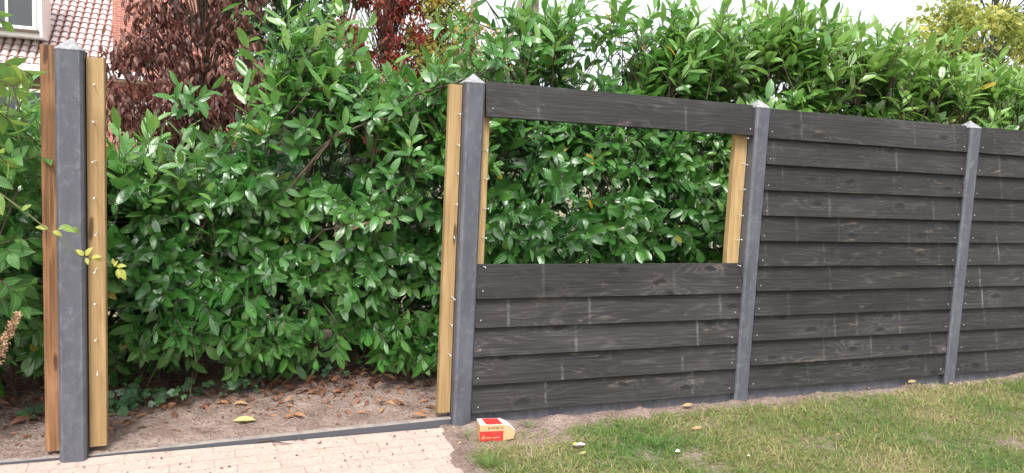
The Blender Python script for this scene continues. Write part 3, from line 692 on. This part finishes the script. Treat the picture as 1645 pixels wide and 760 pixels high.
mkl('carton', V[:8], [(0,3,2,1),(4,5,6,7),(0,1,5,4),(2,3,7,6),(3,0,4,7)], M['card'], bx)
fl = [(Lb,.001,.001),(Lb,.001,Hb-.001),(.185,.006,.012),(.192,.012,.052)]
mkl('end_flap', [(Lb,.001,.0),(.190,.008,.010),(.202,.020,.040),(.17,.010,.072),(Lb,.001,Hb-.001)], [(0,1,2,3,4)], M['card'], bx)
mkl('end_flap', [(Lb,Db-.001,.0),(.185,Db-.02,.010),(.192,Db-.03,.045),(Lb,Db-.001,Hb-.001)], [(0,3,2,1)], M['card'], bx)
o = mkl('top_flap', [(Lb,.002,Hb),(Lb,Db-.002,Hb),(.165,Db-.012,.078),(.204,Db-.03,.044),(.204,.022,.042),(.168,.012,.075)], [(0,5,2,1),(5,4,3,2)], M['cardwhite'], bx)
mkl('bottom_flap', [(Lb,.002,.002),(.195,.006,.008),(.195,Db-.006,.008),(Lb,Db-.002,.002)], [(0,1,2,3)], M['card'], bx)
e = .0006
mkl('red_label', [(0,-e,.001),(Lb,-e,.001),(Lb,-e,.056),(0,-e,.056)], [(0,1,2,3)], M['cardred'], bx)
mkl('top_print', [(0,0,Hb+e),(Lb,0,Hb+e),(Lb,Db,Hb+e),(0,Db,Hb+e)], [(0,1,2,3)], M['cardwhite'], bx)
mkl('top_red_patch', [(.035,.008,Hb+2*e),(Lb-.002,.008,Hb+2*e),(Lb-.015,Db-.004,Hb+2*e),(.025,Db-.004,Hb+2*e)], [(0,1,2,3)], M['cardred'], bx)
# small printed lines on the red label
mb = MB()
for x0_, x1_, z_ in [(.012, .030, .020), (.034, .070, .018), (.074, .112, .018), (.012, .030, .014), (.018, .028, .028)]:
    mb.add([(x0_, -2*e, z_), (x1_, -2*e, z_), (x1_, -2*e, z_+.0035), (x0_, -2*e, z_+.0035)], [(0, 1, 2, 3)])
mkl('small_print', mb.V, mb.F, M['card'], bx)
def text(s, size, loc, mat, parent, rx=90):
    cu = bpy.data.curves.new('t', 'FONT'); cu.body = s; cu.size = size; cu.extrude = 0; cu.offset = size*.02
    to = bpy.data.objects.new('t', cu); col.objects.link(to); bpy.context.view_layer.update()
    me = bpy.data.meshes.new_from_object(to.evaluated_get(bpy.context.evaluated_depsgraph_get())); bpy.data.objects.remove(to)
    me.transform(Matrix.Translation(loc) @ Matrix.Rotation(R(rx), 4, 'X')); me.name = 'lettering'; me.materials.clear()
    return link('lettering', me, mat, parent)
text('WÜRTH', .019, (.060, -e, .066), M['ink'], bx)
mb = MB()
for z_ in (.066, .0705, .075): mb.add([(.045, -e, z_), (.055, -e, z_), (.055, -e, z_+.003), (.045, -e, z_+.003)], [(0, 1, 2, 3)])
mkl('emblem', mb.V, mb.F, M['ink'], bx)

# ------------------------------------------------------------------ lawn
g = np.random.default_rng(4)
def grass(n, x0, x1, y0, y1):
    X = g.uniform(x0, x1, n); Y = g.uniform(y0, y1, n); keep = []; Z = []; DN = []
    for i in range(n):
        x, y = X[i], Y[i]
        dn = .92 + .8*noise.noise(Vector((x*2.4, y*3.4, 5))) + .55*noise.noise(Vector((x*9, y*9, 2)))
        edge = (-.14 if x < 1.2 else -.105) + .06*noise.noise(Vector((x*3, 1, 0))) + (-.05 if x < .8 else 0) + (.03 if x > 2.4 else 0)
        dn *= min(1, max(0, (edge-y)/.10 + .12)); dn *= min(1, max(0, (x-pave_edge(y)-.07)/.14))
        if x < .55 and y > -.42: dn *= .22
        ok = g.random() < dn*1.3; keep.append(ok); Z.append(0 if not ok else ground_z(x, y)-.002); DN.append(dn)
    k = np.array(keep); X, Y, Z, DN = X[k], Y[k], np.array(Z)[k], np.array(DN)[k]; n = len(X)
    a = g.uniform(0, 2*np.pi, n); lean = g.uniform(.4, 3.2, n)
    D = np.stack([np.cos(a)*lean, np.sin(a)*lean, np.ones(n)], 1)
    Nn = np.stack([-np.cos(a), -np.sin(a), lean], 1)
    L = g.uniform(.026, .070, n)*(.65+.5*np.clip(DN, 0, 1.2)); W = g.uniform(.0026, .0052, n)
    pt = np.array([noise.noise(Vector((x*1.7, y*2.4, 17))) for x, y in zip(X, Y)])
    T = np.clip(.52 - .55*pt + g.normal(0, .25, n), 0, 1)
    lv = Leaves(); lv.arrays(np.stack([X, Y, Z], 1), D, Nn, L, W, g.uniform(.2, 1.6, n), T)
    return lv
lv = grass(250000, -.35, 5.9, -2.3, -.04)
tag(lv.build('grass', M['grass'], None, 'blade', [0, 3, 5], .1), 'short patchy olive and green lawn grass with dry straw blades', 'grass', kind='stuff')
# taller tufts
def tuft(x, y, n, h, label):
    lv = Leaves()
    rt_ = empty('grass_tuft', (x, y, ground_z(x, y)), label, 'grass tuft', 'grass tufts at the lawn edge')
    for k in range(n):
        a = random.random()*6.28; r_ = abs(random.gauss(0, .03)); le = random.uniform(.2, 1.1)
        lv.add((x+r_*math.cos(a), y+r_*math.sin(a), ground_z(x, y)-.003), (math.cos(a)*le, math.sin(a)*le, 1), (-math.cos(a), -math.sin(a), le), h*random.uniform(.5, 1), .0035, random.uniform(.3, 1.2), random.uniform(0, .45))
    lv.build('blades', M['grass'], rt_, 'blade', [0, 2, 3, 5], .1)
tuft(-.03, -.62, 90, .10, 'green grass tuft at the paving edge at the bottom of the photo')
tuft(-.01, -.20, 30, .06, 'thin grass tuft left of the cardboard box')
tuft(.37, -.03-.12, 36, .06, 'thin grass tuft right behind the cardboard box')
tuft(.95, -.58, 70, .09, 'dark green grass tuft left of the white paper scrap')
# litter in the grass
M['paper'] = simple('white_paper_scrap', (.66, .66, .62), (.80, .80, .77), 60, .7, .2)
M['yellowp'] = simple('yellow_paper', (.62, .48, .06), (.70, .58, .12), 30, .7, .2)
def scrap(x, y, s_, mat, label, name='paper_scrap', cat='scrap', seed=0, flat=.4, parent=None, group=None):
    random.seed(seed); n = 9; mb = MB(); z = ground_z(x, y)+.018; V = [(x, y, z+s_*flat)]
    for k in range(n):
        a = 2*math.pi*k/n; r_ = s_*random.uniform(.6, 1.1); V.append((x+r_*math.cos(a), y+r_*.6*math.sin(a), z+random.uniform(-.2, .4)*s_*flat))
    V.append((x, y, z-s_*.2)); F = [(0, 1+k, 1+(k+1) % n) for k in range(n)]+[(n+1, 1+(k+1) % n, 1+k) for k in range(n)]
    mb.add(V, F); o = mb.build(name, mat, parent)
    if parent is None: tag(o, label, cat, group)
    return o
sc = empty('crumpled_wrapper', (.52, -.50, ground_z(.52, -.5)), 'crumpled white and dark wrapper with a yellow corner lying in the grass', 'wrapper')
scrap(.53, -.50, .036, M['paper'], None, 'paper', parent=sc, seed=3, flat=.35); scrap(.503, -.497, .016, M['yellowp'], None, 'yellow_corner', parent=sc, seed=4, flat=.9); scrap(.515, -.515, .038, M['ink'], None, 'dark_foil', parent=sc, seed=5, flat=.1)
scrap(1.0, -.715, .020, M['paper'], 'small white crumpled scrap in the grass, nearer and brighter of the two white dots', seed=7, flat=.7)
scrap(1.345, -.865, .013, M['paper'], 'tiny white scrap in the grass, right of the brighter one at the bottom', seed=8, flat=.7)
for i, (x, y, a, l, tt, lab) in enumerate([(1.44, -.10, .1, .085, .955, 'pale beige leaf on the soil ridge below the fence opening'), (1.27, -.45, 0, .075, .94, 'tan leaf lying in the middle of the lawn'), (3.05, -.05, 1.3, .05, .80, 'small orange leaf stuck in the soil ridge under the second panel'),
        (3.78, -.10, .4, .06, .955, 'pale yellow leaf beside the foot of the third fence post'), (2.35, -.75, .5, .05, .7, 'small brown leaf in the lawn at the lower right'), (.46, -.63, .2, .05, 1.0, 'pale yellow-green leaf in the grass at the bottom below the wrapper'), (3.4, -.06, .1, .09, .955, 'beige leaf fragment on the ridge left of the third post')]):
    one_leaf('fallen_leaf', x, y, a, l, tt, lab, .12, .36, .022, .1, 'pale leaves fallen on the lawn', .12)

# ------------------------------------------------------------------ background trees
def tree(name, x, y, h, z0, rx, ry, nclump, per, lsz, mat, label, cat='tree', trunk=.08, tmat='stem', prof='oval', wr=.5, hang=0., cone=0., seed=1, csz=.35, group=None, lean=0, tint=None, curl=.8):
    random.seed(seed); rt_ = empty(name, (x, y, -.09), label, cat, group); tb = MB(); lv = Leaves()
    P = [Vector((x+lean*f+.05*math.sin(f*7+seed), y, -.15+(h*.9)*f)) for f in np.linspace(0, 1, 10)]; tb.tube(P, list(np.linspace(trunk, trunk*.2, 10)), 9)
    for c_ in range(nclump):
        f = random.random(); z = z0+(h-z0)*f; rr = math.sqrt(max(.05, 1-(2*f-1)**2))*(1-cone*f) + cone*(1-f)*.5
        a = random.random()*6.28; q = random.random()**.5
        cx, cy = x+lean*z/h+rx*rr*q*math.cos(a), y+ry*rr*q*math.sin(a)
        cs = csz*random.uniform(.6, 1.3); base = P[min(9, int(max(0, z-.5)/h*9))]
        tb.tube([base, (base+Vector((cx, cy, z)))/2+rvec()*.06, (cx, cy, z)], [trunk*.25, trunk*.15, trunk*.05], 5, False)
        ct = random.uniform(.15, .75) if tint is None else tint+random.gauss(0, .15)
        for k in range(per):
            p = Vector((cx, cy, z))+rvec()*cs*random.random()**.6*random.uniform(.5, 1)
            d = rvec()+Vector((0, -.2, -hang)); l = lsz*random.uniform(.6, 1.2)
            lv.add(p, d, rvec()*.6+Vector((-.2, -.5, .6))*(1 if not hang else .7), l, l*wr, random.uniform(.1, curl*1.6), min(1, max(0, ct+random.gauss(0, .18))))
    lv.build('crown', mat, rt_, prof, [0, 2, 3, 5]); tb.build('trunk', M[tmat], rt_, True)
tree('copper_tree', -1.62, 5.6, 4.6, .5, 1.0, .8, 260, 50, .12, M['copper'], 'narrow tree with drooping purple-brown leaves between the brick house and the hedge', trunk=.06, prof='narrow', wr=.32, hang=1.5, cone=.25, seed=41, csz=.28)
tree('red_leaved_tree', 1.15, 8.6, 4.9, 1.0, 1.15, .8, 210, 64, .11, M['red'], 'small tree with red and green narrow leaves behind the hedge, left of the pale trunks', trunk=.06, prof='narrow', wr=.35, hang=1.2, seed=42, csz=.30, tint=.36)
tree('green_tree', -.35, 9.0, 6.2, 1.8, 1.0, .9, 85, 55, .17, M['darkgreen'], 'dark green round leaved tree behind the hedge just right of the copper tree', trunk=.07, tmat='bark_pale', wr=.75, seed=43, csz=.4)
tree('garden_tree', .95, 12.5, 8, 5.0, 1.2, 1.0, 20, 40, .17, M['darkgreen'], 'slim pale trunk standing between the green tree and the red leaved tree', trunk=.13, tmat='bark_pale', wr=.75, seed=44, csz=.4)
tree('orange_leaved_tree', 4.3, 13.5, 5.0, 2.4, .9, .8, 26, 34, .13, M['orange'], 'tree with orange and yellow leaves behind the pale trunks', trunk=.07, wr=.6, seed=45, csz=.4)
tree('garden_tree', 2.95, 9.6, 8.5, 6.2, 1.4, 1.2, 24, 40, .16, M['darkgreen'], 'straight mottled pale trunk behind the top of the first fence post', trunk=.13, tmat='bark_pale', wr=.6, seed=46, csz=.4)
tree('garden_tree', 2.7, 9.8, 8.5, 6.2, 1.4, 1.2, 24, 40, .16, M['darkgreen'], 'leaning pale trunk curving right beside the straight one', trunk=.11, tmat='bark_pale', wr=.6, seed=47, csz=.4, lean=1.9)
tree('garden_tree', 4.45, 10.5, 9, 6.6, 1.4, 1.2, 24, 40, .16, M['darkgreen'], 'thickest pale grey trunk, half hidden by dark laurel leaves above the fence opening', trunk=.24, tmat='bark_pale', wr=.6, seed=48, csz=.4)
tree('small_garden_tree', 2.0, 8.2, 4.4, 1.6, .62, .6, 75, 50, .10, M['orange'], 'small green and yellow leaved tree between the red leaved tree and the pale trunks', trunk=.04, wr=.5, seed=52, csz=.28, tint=.12)
tree('yellow_green_bush', 15.6, 9.5, 5.9, .5, 2.6, 1.6, 150, 60, .16, M['lime'], 'rounded yellow-green bush far behind the laurels at the upper right', 'bush', trunk=.1, wr=.6, seed=49, csz=.6)
tree('conifer_tree', 26.5, 17, 11.0, 3.0, 2.4, 1.8, 70, 60, .25, M['darkgreen'], 'dark green tree in the upper right corner far behind', trunk=.2, wr=.5, seed=50, csz=.8)
for i, (x, y, h, lab) in enumerate([(-3.2, 4.2, 1.5, 'low green shrub behind the hedge at the far left'), (-.4, 4.4, 1.7, 'low green shrub behind the hedge below the red leaved tree'), (2.0, 4.6, 1.8, 'low green shrub behind the fence opening'), (4.6, 5.0, 2.0, 'low green shrub behind the second full panel'), (7.6, 6.0, 2.6, 'low green shrub behind the last plank panel')]):
    tree('garden_shrub', x, y, h, .1, 1.1, .5, 45, 50, .11, M['darkgreen'], lab, 'shrub', trunk=.03, wr=.5, seed=60+i, csz=.35, group='low shrubs behind the hedge')

# ------------------------------------------------------------------ house
m, t, b = newmat('red_brick_wall'); tc = N(t, 'ShaderNodeTexCoord'); sp = N(t, 'ShaderNodeSeparateXYZ'); t.links.new(tc.outputs['Object'], sp.inputs[0])
cb = N(t, 'ShaderNodeCombineXYZ'); t.links.new(math_(t, 'ADD', sp.outputs[0], sp.outputs[1]), cb.inputs[0]); t.links.new(sp.outputs[2], cb.inputs[1])
br = N(t, 'ShaderNodeTexBrick'); br.inputs['Scale'].default_value = 1; br.inputs['Brick Width'].default_value = .22; br.inputs['Row Height'].default_value = .068; br.inputs['Mortar Size'].default_value = .008
br.inputs['Color1'].default_value = (.36, .10, .075, 1); br.inputs['Color2'].default_value = (.44, .15, .11, 1); br.inputs['Mortar'].default_value = (.50, .36, .31, 1)
t.links.new(cb.outputs[0], br.inputs['Vector']); t.links.new(mix(t, .4, br.outputs['Color'], ramp(t, noise_(t, tc.outputs['Object'], 2, 4, .6), [(.3, .75), (.7, 1.0)]), 'MULTIPLY'), b.inputs['Base Color']); b.inputs['Roughness'].default_value = .9
bump(t, b, math_(t, 'MULTIPLY', br.outputs['Fac'], -1.0), .4, .01); M['brick'] = m
m, t, b = newmat('sky_glare_roof_tile'); n1 = noise_(t, coord(t, rnd=False), 3, 4, .6)
t.links.new(ramp(t, n1, [(.3, (.56, .47, .46)), (.7, (.74, .68, .67))]), b.inputs['Base Color']); b.inputs['Roughness'].default_value = .18; b.inputs['Specular IOR Level'].default_value = .9; b.inputs['Coat Weight'].default_value = 1; M['tile'] = m  # pale base stands in for white sky glare on dark red tiles
M['tilegap'] = simple('dark_red_batten_gap', (.16, .055, .045), (.24, .09, .075), 20, .8, 0)
M['white'] = simple('white_painted_wood', (.74, .74, .73), (.80, .80, .79), 8, .45, .05)
M['cream'] = simple('cream_soffit', (.50, .44, .36), (.56, .50, .42), 8, .6, .05)
M['brownwood'] = simple('brown_fascia', (.09, .05, .04), (.13, .08, .06), 12, .6, .1)
m, t, b = newmat('window_glass'); b.inputs['Base Color'].default_value = (.03, .035, .04, 1); b.inputs['Roughness'].default_value = .06; b.inputs['Specular IOR Level'].default_value = .8; M['glass'] = m
hs_ = empty('brick_house', (-8.5, 21, -.09), 'red brick house with tiled roof, white gutter and white dormer in the upper left', 'house')
mb = MB(); mb.box((-15, 21.0, -.2), (-4.35, 28, 3.42)); mb.build('wall', M['brick'], hs_)
mb = MB(); mb.box((-4.62, 20.80, 3.50), (-1.2, 28, 9.5)); mb.build('gable_wall', M['brick'], hs_)
mb = MB(); mb.box((-4.35, 21.3, -.2), (-1.2, 28, 3.44)); mb.build('side_wall', M['brick'], hs_)
mb = MB(); mb.box((-15, 20.55, 3.50), (-3.7, 20.78, 3.72)); mb.build('gutter', M['white'], hs_)
mb = MB(); mb.box((-15, 20.80, 3.43), (-3.72, 21.3, 3.49)); mb.build('soffit', M['cream'], hs_)
mb = MB(); mb.box((-15, 20.94, 3.10), (-5.3, 20.995, 3.40)); mb.build('fascia', M['brownwood'], hs_)
# roof: rows of overlapping curved tiles as one sheet
rp = math.radians(40); x0_, x1_ = -15.0, -4.64; ncol = int((x1_-x0_)/.22); nrow = 22; V = []; F = []
prof_ = [(0, -.030), (.045, -.035), (.06, 0.0), (.10, .024), (.16, .022), (.20, .0)]
for r_ in range(nrow):
    for e_ in (0, 1):
        s_ = r_*.30 + e_*.325; lift = .035*(1-e_)
        for c_ in range(ncol):
            for dx, dz in prof_:
                V.append((x0_+c_*.22+dx, 20.72+s_*math.cos(rp)-(lift+dz)*math.sin(rp), 3.72+s_*math.sin(rp)+(lift+dz)*math.cos(rp)))
    w_ = ncol*6; b0 = r_*2*w_
    F += [(b0+i, b0+i+1, b0+w_+i+1, b0+w_+i) for i in range(w_-1)]
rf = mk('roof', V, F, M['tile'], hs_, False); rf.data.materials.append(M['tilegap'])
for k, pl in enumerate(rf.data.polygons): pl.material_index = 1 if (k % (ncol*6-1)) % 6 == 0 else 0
mb = MB(); o0 = .05
mb.add([(x0_, 20.72, 3.66), (x1_, 20.72, 3.66), (x1_, 20.72+6.6*math.cos(rp), 3.66+6.6*math.sin(rp)), (x0_, 20.72+6.6*math.cos(rp), 3.66+6.6*math.sin(rp))], [(0, 1, 2, 3)])
mb.build('roof_underlay', M['tilegap'], hs_)
# dormer
wd = MB(); wd.box((-9.5, 20.9, 4.52), (-6.42, 22.0, 7.2)); wd.build('dormer', M['white'], hs_)
def window(x0, x1, y, z0, z1, mull=1, parent=hs_):
    f = MB(); fw = .09
    f.box((x0, y-.06, z0), (x0+fw, y, z1)); f.box((x1-fw, y-.06, z0), (x1, y, z1)); f.box((x0+fw, y-.06, z0), (x1-fw, y, z0+fw)); f.box((x0+fw, y-.06, z1-fw), (x1-fw, y, z1))
    for k in range(mull):
        xm = x0+(x1-x0)*(k+1)/(mull+1); f.box((xm-.035, y-.055, z0+fw), (xm+.035, y, z1-fw))
    o = f.build('window', M['white'], parent); p = MB(); p.box((x0+fw, y-.02, z0+fw), (x1-fw, y-.004, z1-fw)); p.build('pane', M['glass'], o)
    s_ = MB(); s_.box((x0-.06, y-.12, z0-.07), (x1+.06, y, z0-.003)); s_.build('sill', M['brownwood'], o)
window(-9.4, -6.55, 20.9, 4.70, 6.5, 3)
window(-8.6, -6.3, 20.99, 1.1, 3.05, 2)
window(-4.1, -3.2, 21.29, .9, 2.9, 1)
